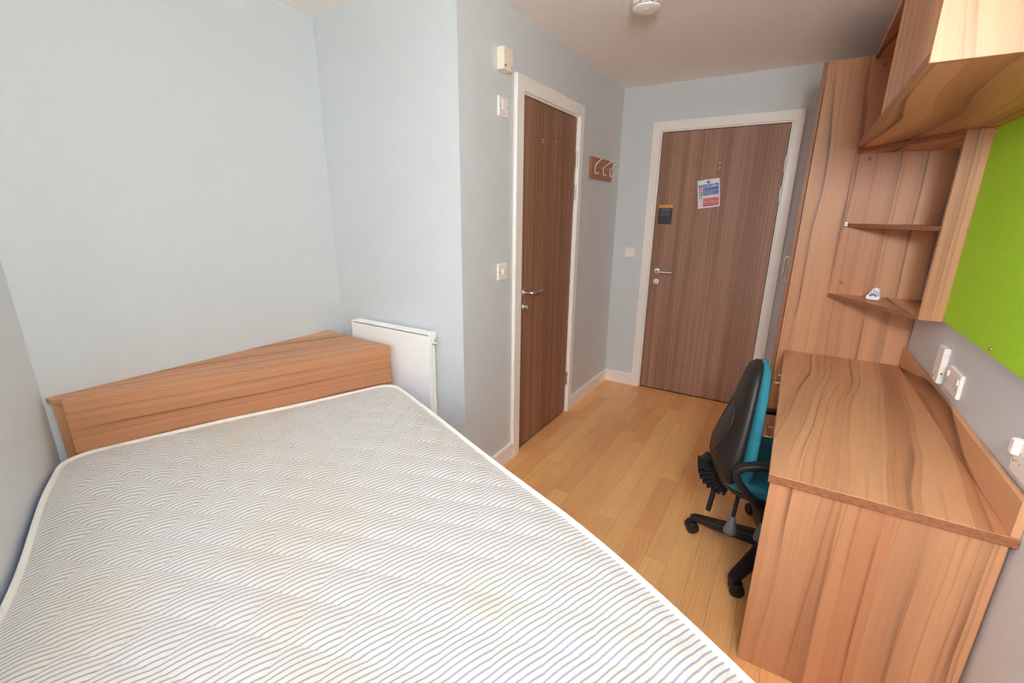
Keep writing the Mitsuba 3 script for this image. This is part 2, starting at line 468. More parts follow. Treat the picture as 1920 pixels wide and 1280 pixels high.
def door(key, M, w0, w1, top, a0, a1, atop, leaf_depth, wood, label):
    """M: design frame with x along the wall, y up, z out of the wall into the room."""
    struct(key, label=label)
    def put(name, m, mat, smooth=30):
        return add(f'{key}__{name}', move(m, M=M), mat, smooth)
    put('leaf', cbox(w0, w1, 0.010, top, leaf_depth - 0.044, leaf_depth, 0.0012), wood)
    g = 0.004
    lo = [cbox(w0 - g - LIN, w0 - g, 0, top + g + LIN, -0.1, 0.0015, 0.0008), cbox(w1 + g, w1 + g + LIN, 0, top + g + LIN, -0.1, 0.0015, 0.0008), cbox(w0 - g, w1 + g, top + g, top + g + LIN, -0.1, 0.0015, 0.0008),
          cbox(w0 - g, w0 + 0.012, 0, top - 0.01, -0.1, leaf_depth - 0.046, 0.0008), cbox(w1 - 0.012, w1 + g, 0, top - 0.01, -0.1, leaf_depth - 0.046, 0.0008), cbox(w0 - g, w1 + g, top - 0.012, top + g, -0.1, leaf_depth - 0.046, 0.0008)]
    put('lining', cat(lo), 'white_gloss')
    t, i0, i1, it, ch = 0.018, w0 - g - LIN * 0.55, w1 + g + LIN * 0.55, top + g + LIN * 0.55, 0.004
    legs = []
    for q, e in (([(a0, 0), (i0, 0), (i0, it), (a0, atop)], [(a0 + ch, 0), (i0 - ch, 0), (i0 - ch, it + ch), (a0 + ch, atop - ch)]),
                 ([(i1, 0), (a1, 0), (a1, atop), (i1, it)], [(i1 + ch, 0), (a1 - ch, 0), (a1 - ch, atop - ch), (i1 + ch, it + ch)]),
                 ([(a0, atop), (i0, it), (i1, it), (a1, atop)], [(a0 + ch, atop - ch), (i0 - ch, it + ch), (i1 + ch, it + ch), (a1 - ch, atop - ch)])):
        q, e = np.array(q), np.array(e)
        legs.append(trimesh.convex.convex_hull(np.vstack([np.column_stack([q, np.zeros(4)]), np.column_stack([q, np.full(4, t - ch)]), np.column_stack([e, np.full(4, t)])])))
    put('architrave', cat(legs), 'white_gloss')
    return put


EM = on_wall((0, 0, 0), (1, 0, 0), (0, 0, 1))       # entrance wall: x right, z up; out of the wall = -y
BM = on_wall((0, 0, 0), (0, 1, 0), (0, 0, 1))       # bathroom wall: design x = +y, out = +x
putE = door('door_2', EM, D0, D1, DT, 0.2467, 1.2307, 2.1177, -0.001, 'door_wood_entrance', 'brown wood entrance door with a fire notice on it')
putB = door('door_1', BM, B0, B1, BT, -1.6222, -0.7775, 2.1115, -0.006, 'door_wood_bathroom', 'narrow brown wood bathroom door')


def hinge(put, x, z0, z1, d, side):
    """A butt hinge seen from the room: knuckles with dark joints, and its leaf on the jamb."""
    ms, n = [], 5
    L = (z1 - z0) / n
    for k in range(n):
        ms.append(rod((x, z0 + k * L + 0.0012, d + 0.006), (x, z0 + (k + 1) * L - 0.0012, d + 0.006), 0.0062, 16))
    ms.append(rod((x, z0, d + 0.006), (x, z1, d + 0.006), 0.0045, 12))
    ms.append(cbox(min(x, x + side * 0.012), max(x, x + side * 0.012), z0, z1, d - 0.002, d + 0.0015, 0.0004))
    put('hinge', cat(ms), 'brushed_steel')


def lever(put, x, z, d, direction, lock_z):
    """A round-rose lever handle and a thumb-turn on its rose."""
    put('handle', cat([lathe([(0.0258, 0), (0.0258, 0.006), (0.0235, 0.009), (0.011, 0.0095)], (x, z, d), (0, 0, 1), 40),
                       sweep(fillet([(x, z, d + 0.008), (x, z, d + 0.058), (x + direction * 0.128, z, d + 0.058)], 0.016, 8), 0.0095, n=18, up=(0, 1, 0.01))]), 'brushed_steel')
    lk = put('lock', lathe([(0.0255, 0), (0.0255, 0.006), (0.0232, 0.009), (0.010, 0.0092)], (x, lock_z, d), (0, 0, 1), 40), 'brushed_steel')
    add(lk + '__thumb_turn', move(cat([rod((x, lock_z, d + 0.008), (x, lock_z, d + 0.022), 0.008, 20), rbox(x - 0.006, x + 0.006, lock_z - 0.016, lock_z + 0.014, d + 0.018, d + 0.030, 0.004, 2)]), M=EM if put is putE else BM), 'brushed_steel')


for z0, z1 in ((1.738, 1.838), (1.540, 1.640), (0.230, 0.330)):
    hinge(putE, D1 + 0.002, z0, z1, 0.0, 1)
    hinge(putB, B1 + 0.002, z0 - (0.003 if z0 > 1 else 0.01), z1 - (0.003 if z0 > 1 else 0.01), -0.004, 1)
lever(putE, 0.380, 1.008, -0.001, 1, 0.925)
lever(putB, -1.483, 1.004, -0.006, 1, 0.919)
for z in (1.811, 1.775):
    putE('screw_hole', rod((0.749, z, -0.002), (0.749, z, -0.0003), 0.0045, 12), 'cream_plastic')
for y, z in ((-1.295, 1.848), (-1.295, 1.835), (-1.141, 1.856)):
    putB('screw_hole', rod((y, z, -0.007), (y, z, -0.0053), 0.004, 12), 'cream_plastic')


def skirting(key, M, x0, x1, label):
    prof = [(0, 0), (0.015, 0), (0.015, 0.092), (0.010, 0.099), (0, 0.1)]
    m = prism(Polygon(prof), x0, x1)
    R = np.array([[0, 0, 1, 0], [0, 1, 0, 0], [1, 0, 0, 0], [0, 0, 0, 1.0]])
    R[0, 2], R[1, 1], R[2, 0] = 1, 1, 1
    g = m.copy()
    g.vertices = np.column_stack([m.vertices[:, 2], m.vertices[:, 1], m.vertices[:, 0]])
    g.invert()
    struct(key, move(g, M=M), 'white_gloss', label, smooth=False)


skirting('baseboard_bathroom', BM, -0.7775, 0.0, 'white skirting between the bathroom door and the corner')
skirting('baseboard_alcove_end', BM, YR, -1.6222, 'white skirting left of the bathroom door')
skirting('baseboard_entrance', EM, 0.015, 0.2467, 'white skirting left of the entrance door')
skirting('baseboard_right', on_wall((XR, 0, 0), (0, -1, 0), (0, 0, 1)), 2.36, 4.4, 'white skirting below the right wall')

# ------------------------------------------------------------------ bed and mattress (built along U: head at small u)
bed = thing('bed', 'walnut laminate bed base with a wedge shaped headboard set into the corner', 'bed')
TOP = 0.795
fr_u = 0.470                                        # front of the headboard board
vL, vR = -3.386, -2.181
c_w = lambda u, v: (u * U[0] + v * V[0], u * U[1] + v * V[1])
# front board
fb = cbox(fr_u - 0.018, fr_u, vL, vR, 0.06, TOP - 0.0015, 0.0012)
add(bed + '__front_board', move(fb, M=BED), 'walnut_bed')
# top board: from the front board back to the wall
f1, f2 = np.array(c_w(fr_u - 0.0185, vL + 0.0)), np.array(c_w(fr_u - 0.0185, vR))
g1 = np.array(c_w(fr_u - 0.040, vL - 0.036))
g2 = np.array(c_w(fr_u - 0.0185, vL))
back_r = (XL + 0.003, -2.178)
back_l = (XL + 0.003, -3.342)
add(bed + '__top_board', prism(Polygon([tuple(g1), tuple(g2), tuple(f2), (f2[0] + 0.0, f2[1] + 0.003), back_r, back_l]), TOP - 0.018, TOP), 'walnut_bed', smooth=False)
add(bed + '__side_board', prism(Polygon([(f2[0], f2[1] + 0.001), (back_r[0], back_r[1] - 0.001), (back_r[0], back_r[1] - 0.018), (f2[0] - 0.012, f2[1] - 0.016)]), 0.06, TOP - 0.0185), 'walnut_upright_facing_window', smooth=False)
il = cbox(fr_u - 0.066, fr_u - 0.048, vL - 0.034, vL + 0.05, 0.06, TOP - 0.0185, 0.001)
add(bed + '__infill_board', move(il, M=BED), 'walnut_bed_upright')
BU0, BU1 = fr_u + 0.002, 2.40
add(bed + '__base', move(cat([cbox(BU0, BU1, -3.40, -2.20, 0.22, 0.40, 0.003)]), M=BED), 'walnut_bed')
for a, b in ((0.55, -3.33), (0.55, -2.27), (2.33, -3.33), (2.33, -2.27), (1.45, -3.33), (1.45, -2.27)):
    add(bed + '__leg', move(cbox(a - 0.03, a + 0.03, b - 0.03, b + 0.03, 0.0, 0.222, 0.003), M=BED), 'walnut_bed_upright')

mat = thing('mattress', 'quilted cream mattress with thin blue stripes filling the left foreground', 'mattress')
MU0, MU1, MV0, MV1, MR = 0.482, 2.43, -3.420, -2.183, 0.085
NU, NV = 470, 300


def mattress_edge(phi_pts=400):
    """Plan outline, rounded at the corners."""
    return np.array(sbox(MU0, MV0, MU1, MV1).buffer(-MR).buffer(MR, quad_segs=24).exterior.coords[:-1])


def rim_z(u, v):
    foot = np.clip((u - 1.75) / 0.65, 0, 1) ** 1.6
    near = np.clip((v - (MV0 + 0.55)) / 0.7, 0, 1)
    left = np.clip(((MV0 + 0.5) - v) / 0.5, 0, 1)
    return 0.590 - foot * (0.062 * near + 0.012) + 0.010 * np.sin(u * 9.0 + 0.6) * left - 0.006 * left + 0.004 * np.sin(u * 5 + v * 4)


def mattress_top():
    s, t = np.linspace(0, 1, NU), np.linspace(0, 1, NV)
    u, v = np.meshgrid(MU0 + s * (MU1 - MU0), MV0 + t * (MV1 - MV0), indexing='ij')
    # pull the grid's corners onto the rounded plan
    cu, cv = np.clip(u, MU0 + MR, MU1 - MR), np.clip(v, MV0 + MR, MV1 - MR)
    du, dv = u - cu, v - cv
    mx, ln = np.maximum(np.abs(du), np.abs(dv)), np.hypot(du, dv)
    k = np.where(ln > 1e-9, mx / np.maximum(ln, 1e-9), 1)
    pu, pv = cu + du * k, cv + dv * k
    edge = np.minimum(np.minimum(u - MU0, MU1 - u), np.minimum(v - MV0, MV1 - v))
    edge = np.where(ln > 1e-9, MR - mx, edge)
    a = (pu - 1.751) / 0.1555 + (pv + 2.506) / 0.141
    b = (pu - 1.751) / 0.1555 - (pv + 2.506) / 0.141
    puff = (np.abs(np.sin(np.pi * a)) * np.abs(np.sin(np.pi * b))) ** 0.55
    q = np.stack([pu, pv, 0 * pu], -1)
    amp = (0.0125 - 0.0070 * np.clip((pu - 0.6) / 1.3, 0, 1)) * (0.7 + 0.6 * meshkit.noise(q * 3.1, 5))
    ease = np.clip(edge / 0.085, 0, 1)
    ease = ease * ease * (3 - 2 * ease)
    crown = 0.016 * (1 - (1 - np.clip(edge / 0.16, 0, 1)) ** 2.4)
    seam = 0.004 * meshkit.noise(q * 26, 9) * (1 - np.clip(edge / 0.12, 0, 1)) * np.clip(edge / 0.02, 0, 1)
    z = rim_z(pu, pv) + crown + amp * puff * ease + seam + 0.004 * (meshkit.noise(q * 6.0, 2) - 0.5)
    i = np.arange(NU * NV).reshape(NU, NV)
    f = np.stack([i[:-1, :-1], i[1:, :-1], i[1:, 1:], i[:-1, 1:]], -1).reshape(-1, 4)
    return (np.stack([pu, pv, z], -1).reshape(-1, 3), f), np.stack([u, v], -1).reshape(-1, 2)


(mv, mf), muv = mattress_top()
mtop = trimesh.Trimesh(mv, np.vstack([mf[:, [0, 1, 2]], mf[:, [0, 2, 3]]]), process=False)
mtop.apply_transform(BED)
scene[mat + '__quilted_top'] = mikit.ply((mtop.vertices, mtop.faces), 'striped_ticking', smooth=True, uv=muv)
rim = mattress_edge()
dense = []
for p, q in zip(rim, np.roll(rim, -1, 0)):
    n = max(1, int(np.linalg.norm(q - p) / 0.015))
    dense += [p + (q - p) * k / n for k in range(n)]
rim = np.array(dense)
rz = rim_z(rim[:, 0], rim[:, 1])
cen = np.array([(MU0 + MU1) / 2, (MV0 + MV1) / 2])
nrm = np.roll(rim, -1, 0) - np.roll(rim, 1, 0)
nrm = np.column_stack([nrm[:, 1], -nrm[:, 0]]) / np.linalg.norm(nrm, axis=1, keepdims=True)
nrm = np.where(((rim - cen) * nrm).sum(1, keepdims=True) < 0, -nrm, nrm)


def side_ring(frac, o):
    left = np.clip((-nrm[:, 1] - 0.5) / 0.5, 0, 1)[:, None]      # the border rolls out along the wall side
    return np.column_stack([rim + nrm * (o + 0.013 * left * (frac > 0.5)), 0.402 + (rz - 0.402) * frac])


sides = loft([side_ring(f, o) for f, o in ((0.0, -0.012), (0.04, -0.004), (0.2, 0.002), (0.5, 0.004), (0.8, 0.002), (0.96, -0.001))])
add(mat + '__side_border', move(sides, M=BED), 'blue_ticking_side', smooth=40)


def piping(z, r):
    ring = np.column_stack([rim, z])
    ang = np.arange(10) * 2 * np.pi / 10
    v = np.concatenate([ring + np.cos(a) * r * np.column_stack([nrm, 0 * rz]) + np.array([0, 0, np.sin(a) * r * 1.3]) for a in ang]).reshape(10, len(ring), 3)
    i = np.arange(10 * len(ring)).reshape(10, -1)
    j, k = np.roll(i, -1, 0), np.roll(i, -1, 1)
    f = np.stack([i, k, np.roll(j, -1, 1), j], -1).reshape(-1, 4)
    m = trimesh.Trimesh(v.reshape(-1, 3), np.vstack([f[:, [0, 1, 2]], f[:, [0, 2, 3]]]), process=False)
    trimesh.repair.fix_normals(m)
    return m


add(mat + '__piping', move(piping(rz + 0.002, 0.0085), M=BED), 'mattress_tape', smooth=True)
add(mat + '__piping', move(piping(np.full(len(rim), 0.412), 0.0085), M=BED), 'mattress_tape', smooth=True)

# ------------------------------------------------------------------ radiator
rad = thing('radiator', 'white flat panel radiator on the alcove wall behind the headboard', 'radiator')
RX0, RX1, RY0, RY1, RZ0, RZ1 = -0.712, -0.152, -2.150, -2.094, 0.28, 0.876
add(rad + '__panel', rbox(RX0, RX1, RY0, RY0 + 0.012, RZ0, RZ1 - 0.012, 0.004), 'radiator_enamel')
add(rad + '__back_panel', rbox(RX0 + 0.01, RX1 - 0.01, RY1 - 0.012, RY1, RZ0, RZ1 - 0.03, 0.004), 'radiator_enamel')
fins = [plainbox(x - 0.0008, x + 0.0008, RY0 + 0.012, RY1 - 0.012, RZ0 + 0.05, RZ1 - 0.06) for x in np.linspace(RX0 + 0.04, RX1 - 0.04, 22)]
add(rad + '__fins', cat(fins), 'radiator_enamel', smooth=False)
side = Polygon([(RY0 + 0.004, RZ0 + 0.02), (RY0 + 0.026, RZ0 + 0.02), (RY0 + 0.026, RZ1 - 0.055), (RY1, RZ1 - 0.022), (RY1, RZ1 - 0.001), (RY0 + 0.004, RZ1 - 0.003)])
for xs in (RX0, RX1 - 0.004):
    g = prism(side, xs, xs + 0.004)
    g.vertices = np.column_stack([g.vertices[:, 2], g.vertices[:, 0], g.vertices[:, 1]])
    add(rad + '__side_cover', g, 'radiator_enamel', smooth=False)
bars = [cbox(RX0, RX1, RY0 + 0.002, RY0 + 0.010, RZ1 - 0.006, RZ1, 0.0015), cbox(RX0, RX1, RY1 - 0.008, RY1, RZ1 - 0.006, RZ1, 0.0015)]
bars += [cbox(x - 0.0055, x + 0.0055, RY0 + 0.008, RY1 - 0.006, RZ1 - 0.005, RZ1 - 0.001, 0.001) for x in np.linspace(RX0 + 0.006, RX1 - 0.006, 44)]
add(rad + '__top_grille', cat(bars), 'radiator_grille', smooth=False)
add(rad + '__bleed_valve', cat([rod((RX1 - 0.006, RY0 + 0.040, RZ1 - 0.052), (RX1 + 0.010, RY0 + 0.040, RZ1 - 0.052), 0.010, 16), rod((RX1 + 0.010, RY0 + 0.040, RZ1 - 0.052), (RX1 + 0.018, RY0 + 0.040, RZ1 - 0.052), 0.006, 6)]), 'brushed_steel')
for x in (RX0 + 0.1, RX1 - 0.1):
    add(rad + '__bracket', cbox(x - 0.012, x + 0.012, RY1 - 0.001, YR - 0.0005, RZ0 + 0.06, RZ1 - 0.06, 0.001), 'radiator_enamel')

# ------------------------------------------------------------------ wardrobe
wr = thing('wardrobe', 'tall walnut laminate wardrobe standing at the end of the desk', 'wardrobe')
add(wr + '__side_panel', cbox(XW, XR - 0.002, YW, YW + 0.018, 0.0, HW, 0.001), 'walnut_upright_facing_window')
add(wr + '__side_panel', cbox(XW, XR - 0.002, -0.022, -0.004, 0.0, HW, 0.001), 'walnut_upright_facing_window')
add(wr + '__top_panel', cbox(XW, XR - 0.002, YW + 0.0185, -0.0225, HW - 0.018, HW, 0.001), 'walnut_level')
add(wr + '__back_panel', cbox(XR - 0.010, XR - 0.003, YW + 0.0185, -0.0225, 0.07, HW - 0.019, 0.001), 'walnut_upright_facing_room')
add(wr + '__plinth', cbox(XW + 0.03, XW + 0.048, YW + 0.0185, -0.0225, 0.0, 0.07, 0.001), 'walnut_upright_facing_room')
for y0, y1, hy in ((YW + 0.001, -0.420, -0.462), (-0.416, -0.006, -0.374)):
    dk = add(wr + '__door', cbox(XW - 0.0205, XW - 0.0025, y0, y1, 0.075, HW - 0.003, 0.001), 'walnut_upright_facing_room')
    x0 = XW - 0.0205
    add(dk + '__edge_strip', cbox(XW - 0.0205, XW - 0.0025, y0 - 0.0010, y0 - 0.0001, 0.0752, HW - 0.0032, 0.0003), 'walnut_edging')
    add(dk + '__handle', sweep(fillet([(x0 + 0.001, hy, 1.060), (x0 - 0.025, hy, 1.060), (x0 - 0.025, hy, 1.202), (x0 + 0.001, hy, 1.202)], 0.010, 6), 0.0048, n=14, up=(0, 1, 0.01)), 'polished_chrome')

# ------------------------------------------------------------------ photographer's lamp behind the camera: its soft shadows lie below the smoke detector and the shelves
LAMP, LAMP_YAW, LAMP_TILT = np.array([1.66, -4.10, 1.88]), math.radians(-5), math.radians(14)
lp = thing('studio_lamp', 'round studio softbox on a black stand behind the foot of the bed', 'lamp')
LF = np.array([math.sin(LAMP_YAW) * math.cos(LAMP_TILT), math.cos(LAMP_YAW) * math.cos(LAMP_TILT), math.sin(LAMP_TILT)])
la, lb, _ = basis(LF)
rim_ = [LAMP + 0.008 * LF + 0.19 * (math.cos(t) * la + math.sin(t) * lb) for t in np.arange(40) * math.pi / 20]
front = trimesh.Trimesh(np.vstack([rim_, [LAMP + 0.008 * LF]]), [(40, j, (j + 1) % 40) for j in range(40)], process=False)
if front.face_normals[0] @ LF < 0:
    front.invert()
scene[lp + '__diffuser'] = {**mikit.ply(front, 'white_plastic', smooth=False), 'emitter': {'type': 'area', 'radiance': rgb(np.array([1.0, 1.04, 1.08]) * LAMP_POWER)}}
add(lp + '__shell', lathe([(0.192, 0.006), (0.198, 0.006), (0.198, -0.010), (0.070, -0.100), (0.055, -0.165), (0.0001, -0.167), (0.0001, -0.160), (0.050, -0.159), (0.062, -0.100), (0.192, -0.008)], LAMP, LF, 40), 'black_plastic')
foot = LAMP - LF * 0.13
add(lp + '__pole', rod((foot[0], foot[1], 0.06), foot, 0.012, 20), 'black_plastic')
for k in range(3):
    a_ = k * 2.0944 + 1.2
    add(lp + '__leg', rod((foot[0], foot[1], 0.20), (foot[0] + 0.20 * math.cos(a_), foot[1] + 0.20 * math.sin(a_), 0.010), 0.009, 14), 'black_plastic')

# ------------------------------------------------------------------ desk
dk = thing('desk', 'walnut laminate desk along the right wall in the foreground', 'desk')
add(dk + '__top', cbox(XD - 0.004, XR - 0.001, YD, YW - 0.001, HD - 0.025, HD, 0.0015), 'walnut_desk_top')
add(dk + '__edge_strip', cbox(XD - 0.0045, XR - 0.001, YD - 0.002, YD - 0.0002, HD - 0.0252, HD - 0.0006, 0.0006), 'walnut_edging')
add(dk + '__end_panel', cbox(XD + 0.002, XR - 0.012, YD + 0.010, YD + 0.028, 0.0, HD - 0.0255, 0.001), 'walnut_upright_facing_window')
add(dk + '__upstand', cbox(XR - 0.019, XR - 0.001, YD + 0.002, YW - 0.002, HD + 0.0002, HD + 0.096, 0.0012), 'walnut_level')
add(dk + '__modesty_panel', cbox(XR - 0.020, XR - 0.003, YD + 0.029, YW - 0.002, 0.25, HD - 0.0255, 0.001), 'walnut_level')

ped = thing('drawer_pedestal', 'walnut laminate drawer pedestal under the far end of the desk', 'drawer unit')
PX, PY0, PY1 = XD + 0.010, -1.255, -0.834
add(ped + '__carcass', cat([cbox(PX + 0.019, XR - 0.04, PY0, PY0 + 0.018, 0.0, HD - 0.03, 0.001), cbox(PX + 0.019, XR - 0.04, PY1 - 0.018, PY1, 0.0, HD - 0.03, 0.001), cbox(PX + 0.019, XR - 0.04, PY0 + 0.018, PY1 - 0.018, HD - 0.048, HD - 0.03, 0.001), cbox(PX + 0.019, XR - 0.04, PY0 + 0.018, PY1 - 0.018, 0.04, 0.058, 0.001)]), 'walnut_upright_facing_window')
for z0, z1, zc in ((0.402, 0.678, 0.603), (0.060, 0.398, 0.290)):
    d = add(ped + '__drawer', cbox(PX, PX + 0.018, PY0 + 0.002, PY1 - 0.002, z0, z1, 0.001), 'walnut_upright_facing_room')
    add(d + '__handle', sweep(fillet([(PX + 0.001, -1.115, zc), (PX - 0.032, -1.115, zc), (PX - 0.032, -0.975, zc), (PX + 0.001, -0.975, zc)], 0.010, 6), 0.0070, n=14, up=(0, 0, 1)), 'polished_chrome')
add(ped + '__lock', rod((PX - 0.003, -1.045, 0.372), (PX + 0.002, -1.045, 0.372), 0.008, 18), 'polished_chrome')

# ------------------------------------------------------------------ wall cupboard over the desk
wc = thing('wall_cupboard', 'walnut laminate wall cupboard with an open end hung above the desk', 'cupboard')
HT = 2.172
YC0, YC1 = YD - 0.015, YW - 0.020
YDOOR = -1.60
add(wc + '__bottom_board', cbox(XH, XR - 0.001, YC0 + 0.0185, YC1, ZH, ZH + 0.022, 0.001), 'walnut_level')
add(wc + '__top_board', cbox(XH, XR - 0.001, YC0 + 0.0185, YC1, HT - 0.018, HT, 0.001), 'walnut_level')
add(wc + '__end_panel', cbox(XH, XR - 0.001, YC0, YC0 + 0.018, ZH, HT, 0.001), 'walnut_upright_facing_window')
add(wc + '__divider', cbox(XH + 0.020, XR - 0.010, YDOOR - 0.010, YDOOR + 0.008, ZH + 0.0225, HT - 0.0185, 0.001), 'walnut_upright_facing_window')
add(wc + '__back_panel', cbox(XR - 0.010, XR - 0.002, YC0 + 0.019, YC1, ZH + 0.0225, HT - 0.0185, 0.001), 'walnut_upright_facing_room')
add(wc + '__door', cbox(XH + 0.0005, XH + 0.018, YC0 + 0.0190, YDOOR + 0.006, ZH + 0.024, HT - 0.020, 0.001), 'walnut_upright_facing_room')

add(wc + '__edge_strip', cbox(XH - 0.0010, XH - 0.0001, YC0 + 0.019, YC1, ZH + 0.0002, ZH + 0.0218, 0.0003), 'walnut_edging')

# ------------------------------------------------------------------ corner shelf unit between wardrobe and column
cs = thing('corner_shelf_unit', 'walnut laminate open corner shelves between the wardrobe and the green pinboard', 'shelf unit')
YP = YW - 0.018
add(cs + '__side_panel', cbox(1.4855, XR - 0.001, YP, YW - 0.0005, 1.038, HT, 0.0008), 'walnut_upright_facing_window')
for x, z in ((1.543, 1.717), (1.533, 1.115), (1.526, 2.126)):
    add(cs + '__screw_cap', rod((x, YP - 0.0012, z), (x, YP + 0.001, z), 0.0085, 20), 'walnut_edging')
COLY = -1.309
add(cs + '__column', cbox(1.777, XR - 0.001, COLY, COLY + 0.018, 1.040, ZH - 0.0008, 0.001), 'walnut_upright_facing_window')


def tri_shelf(z0, z1, xa):
    p = Polygon([(xa, YP - 0.0006), (XR - 0.002, YP - 0.0006), (XR - 0.002, COLY + 0.0186), (1.780, COLY + 0.0186)])
    return prism(p, z0, z1)


for z0, z1, xa in ((ZH - 0.020, ZH - 0.001, 1.489), (1.396, 1.414, 1.511), (1.038, 1.056, 1.488)):
    sk = add(cs + '__shelf', tri_shelf(z0, z1, xa), 'walnut_level', smooth=False)
    ea, eb = np.array([xa, YP - 0.0006]), np.array([1.780, COLY + 0.0186])
    en = np.array([(eb - ea)[1], -(eb - ea)[0]]) / np.linalg.norm(eb - ea)
    add(sk + '__edge_strip', prism(Polygon([ea + en * 0.0001, eb + en * 0.0001, eb + en * 0.0011, ea + en * 0.0011]), z0 + 0.0001, z1 - 0.0001), 'walnut_edging', smooth=False)
add(cs + '__shelf_catch', cat([cbox(1.4925, 1.5105, YP - 0.022, YP - 0.0006, 1.399, 1.423, 0.002), cbox(1.496, 1.507, YP - 0.030, YP - 0.020, 1.405, 1.417, 0.002)]), 'dull_zinc')

fre = thing('air_freshener', 'small white rounded triangular air freshener with a blue fan grille on the lower shelf', 'air freshener')
fr_r = np.array([0.955, -0.297, 0.0])
fr_u_ = np.array([0.04, 0.13, 0.99])
fr_u_ = fr_u_ - fr_r * (fr_u_ @ fr_r)
fr_u_ /= np.linalg.norm(fr_u_)
FM = on_wall((1.6615, -0.968, 1.0564), fr_r / np.linalg.norm(fr_r), fr_u_)
tri = Polygon([(-0.016, 0.013), (0.017, 0.013), (0.009, 0.050), (0.004, 0.050)]).buffer(0.013, quad_segs=12)


def dome(poly, t):
    c = np.array(poly.centroid.coords[0])
    r = np.array(poly.exterior.coords[:-1])
    rings = []
    for s, z in ((0.90, 0.0), (1.0, 0.004), (1.0, t * 0.5), (0.965, t * 0.8), (0.88, t)):
        rings.append(np.column_stack([c + (r - c) * s, np.full(len(r), z)]))
    return loft(rings)


add(fre + '__case', move(dome(tri, 0.026), M=FM), 'white_plastic')
for k, ang in enumerate(np.linspace(-62, 62, 7)):
    a = math.radians(ang)
    d = np.array([math.sin(a), math.cos(a)])
    for r0, r1, w, mname, nm in ((0.0195, 0.036 - 0.011 * abs(ang) / 62, 0.0028, 'silver_print', 'grille_slot'), (0.008, 0.0165, 0.0024, 'blue_print' if k % 2 else 'deep_blue_print', 'blue_slot')):
        c0 = np.array([0.001, 0.015])
        e = np.array([d[1], -d[0]]) * w
        q = Polygon([c0 + d * r0 - e * 0.6, c0 + d * r0 + e * 0.6, c0 + d * r1 + e, c0 + d * r1 - e]).buffer(0.0006, quad_segs=3)
        add(f'{fre}__{nm}', move(prism(q, 0.0255, 0.0268), M=FM), mname, smooth=False)

# ------------------------------------------------------------------ pinboard
pb = thing('pinboard', 'lime green felt pinboard on the right wall under the wall cupboard', 'pinboard')
add(pb + '__board', cbox(XR - 0.012, XR - 0.0008, YD + 0.02, COLY - 0.001, 1.047, ZH - 0.001, 0.002), 'green_felt')
for y, z in ((-1.325, 1.750), (-1.332, 1.408), (-1.345, 1.066), (-1.858, 1.066), (-2.20, 1.066), (-2.20, 1.750)):
    s = add(pb + '__screw', lathe([(0.0001, 0), (0.006, 0.0002), (0.0052, 0.0022), (0.003, 0.0034), (0.0001, 0.0038)], (XR - 0.012, y, z), (-1, 0, 0), 16), 'polished_chrome', smooth=50)

# ------------------------------------------------------------------ wall plates
RM = lambda y, z: on_wall((XR, y, z), (0, -1, 0), (0, 0, 1))     # right wall: design x towards the window, out = -x


def plate(name, M, w, h, t, label, cat_, group=None, mat='white_plastic', r=0.004):
    k = thing(name, label, cat_, group)
    rings, base = [], sbox(-w / 2, -h / 2, w / 2, h / 2)
    n = None
    for inset, z in ((0.0012, 0.0), (0.0, 0.0012), (0.0, t * 0.55), (0.0022, t * 0.9), (0.005, t)):
        p = base.buffer(-inset - 0.003).buffer(0.003, quad_segs=5)
        c = np.array(p.exterior.coords[:-1])
        rings.append(np.column_stack([c, np.full(len(c), z)]))
    add(k + '__plate', move(loft(rings), M=M), mat, 25)
    return k


def cap_screw(k, M, x, y, t, cover=True):
    add(k + '__screw', move(lathe([(0.0035, 0), (0.0035, 0.0006), (0.0022, 0.0009), (0.0001, 0.0006)], (x, y, t - 0.0002), (0, 0, 1), 14), M=M), 'dull_zinc')


WM = lambda y, z: on_wall((0.0, y, z), (0, 1, 0), (0, 0, 1))     # bathroom wall
k = plate('fan_switch', WM(-1.731, 1.937), 0.087, 0.087, 0.010, 'white isolator switch plate with a large rocker, upper of the two beside the bathroom door', 'switch')
add(k + '__rocker', move(rbox(-0.016, 0.016, -0.012, 0.030, 0.008, 0.0135, 0.002), M=WM(-1.731, 1.937)), 'white_plastic')
for dx in (-0.031, 0.031):
    cap_screw(k, WM(-1.731, 1.937), dx, 0, 0.010)
add(k + '__print', move(cat([cbox(-0.014, 0.014, -0.0165, -0.0155, 0.0098, 0.0104, 0.0001), cbox(-0.003, 0.003, -0.0225, -0.0205, 0.0098, 0.0104, 0.0001), cbox(-0.010, 0.010, -0.031, -0.0285, 0.0098, 0.0104, 0.0001)]), M=WM(-1.731, 1.937)), 'grey_print', False)
k = plate('light_switch', WM(-1.734, 1.150), 0.087, 0.087, 0.010, 'white light switch at hand height left of the bathroom door', 'switch')
rock = move(rbox(-0.0065, 0.0065, -0.013, 0.013, 0.006, 0.0155, 0.002), M=np.array(trimesh.transformations.rotation_matrix(0.14, [1, 0, 0], [0, 0, 0.010])))
add(k + '__rocker', move(rock, M=WM(-1.734, 1.150)), 'white_plastic')
for dx in (-0.030, 0.030):
    cap_screw(k, WM(-1.734, 1.150), dx, 0, 0.010)
SM = on_wall((0.1435, 0, 1.1460), (1, 0, 0), (0, 0, 1))
k = plate('blank_plate', SM, 0.087, 0.080, 0.010, 'white wall plate with a round flush disc left of the entrance door', 'wall plate')
add(k + '__disc', move(lathe([(0.013, 0), (0.013, 0.0008), (0.011, 0.0014), (0.0001, 0.0014)], (0, 0, 0.0098), (0, 0, 1), 28), M=SM), 'white_plastic')
for dx in (-0.0300, 0.0300):
    cap_screw(k, SM, dx, 0, 0.010)


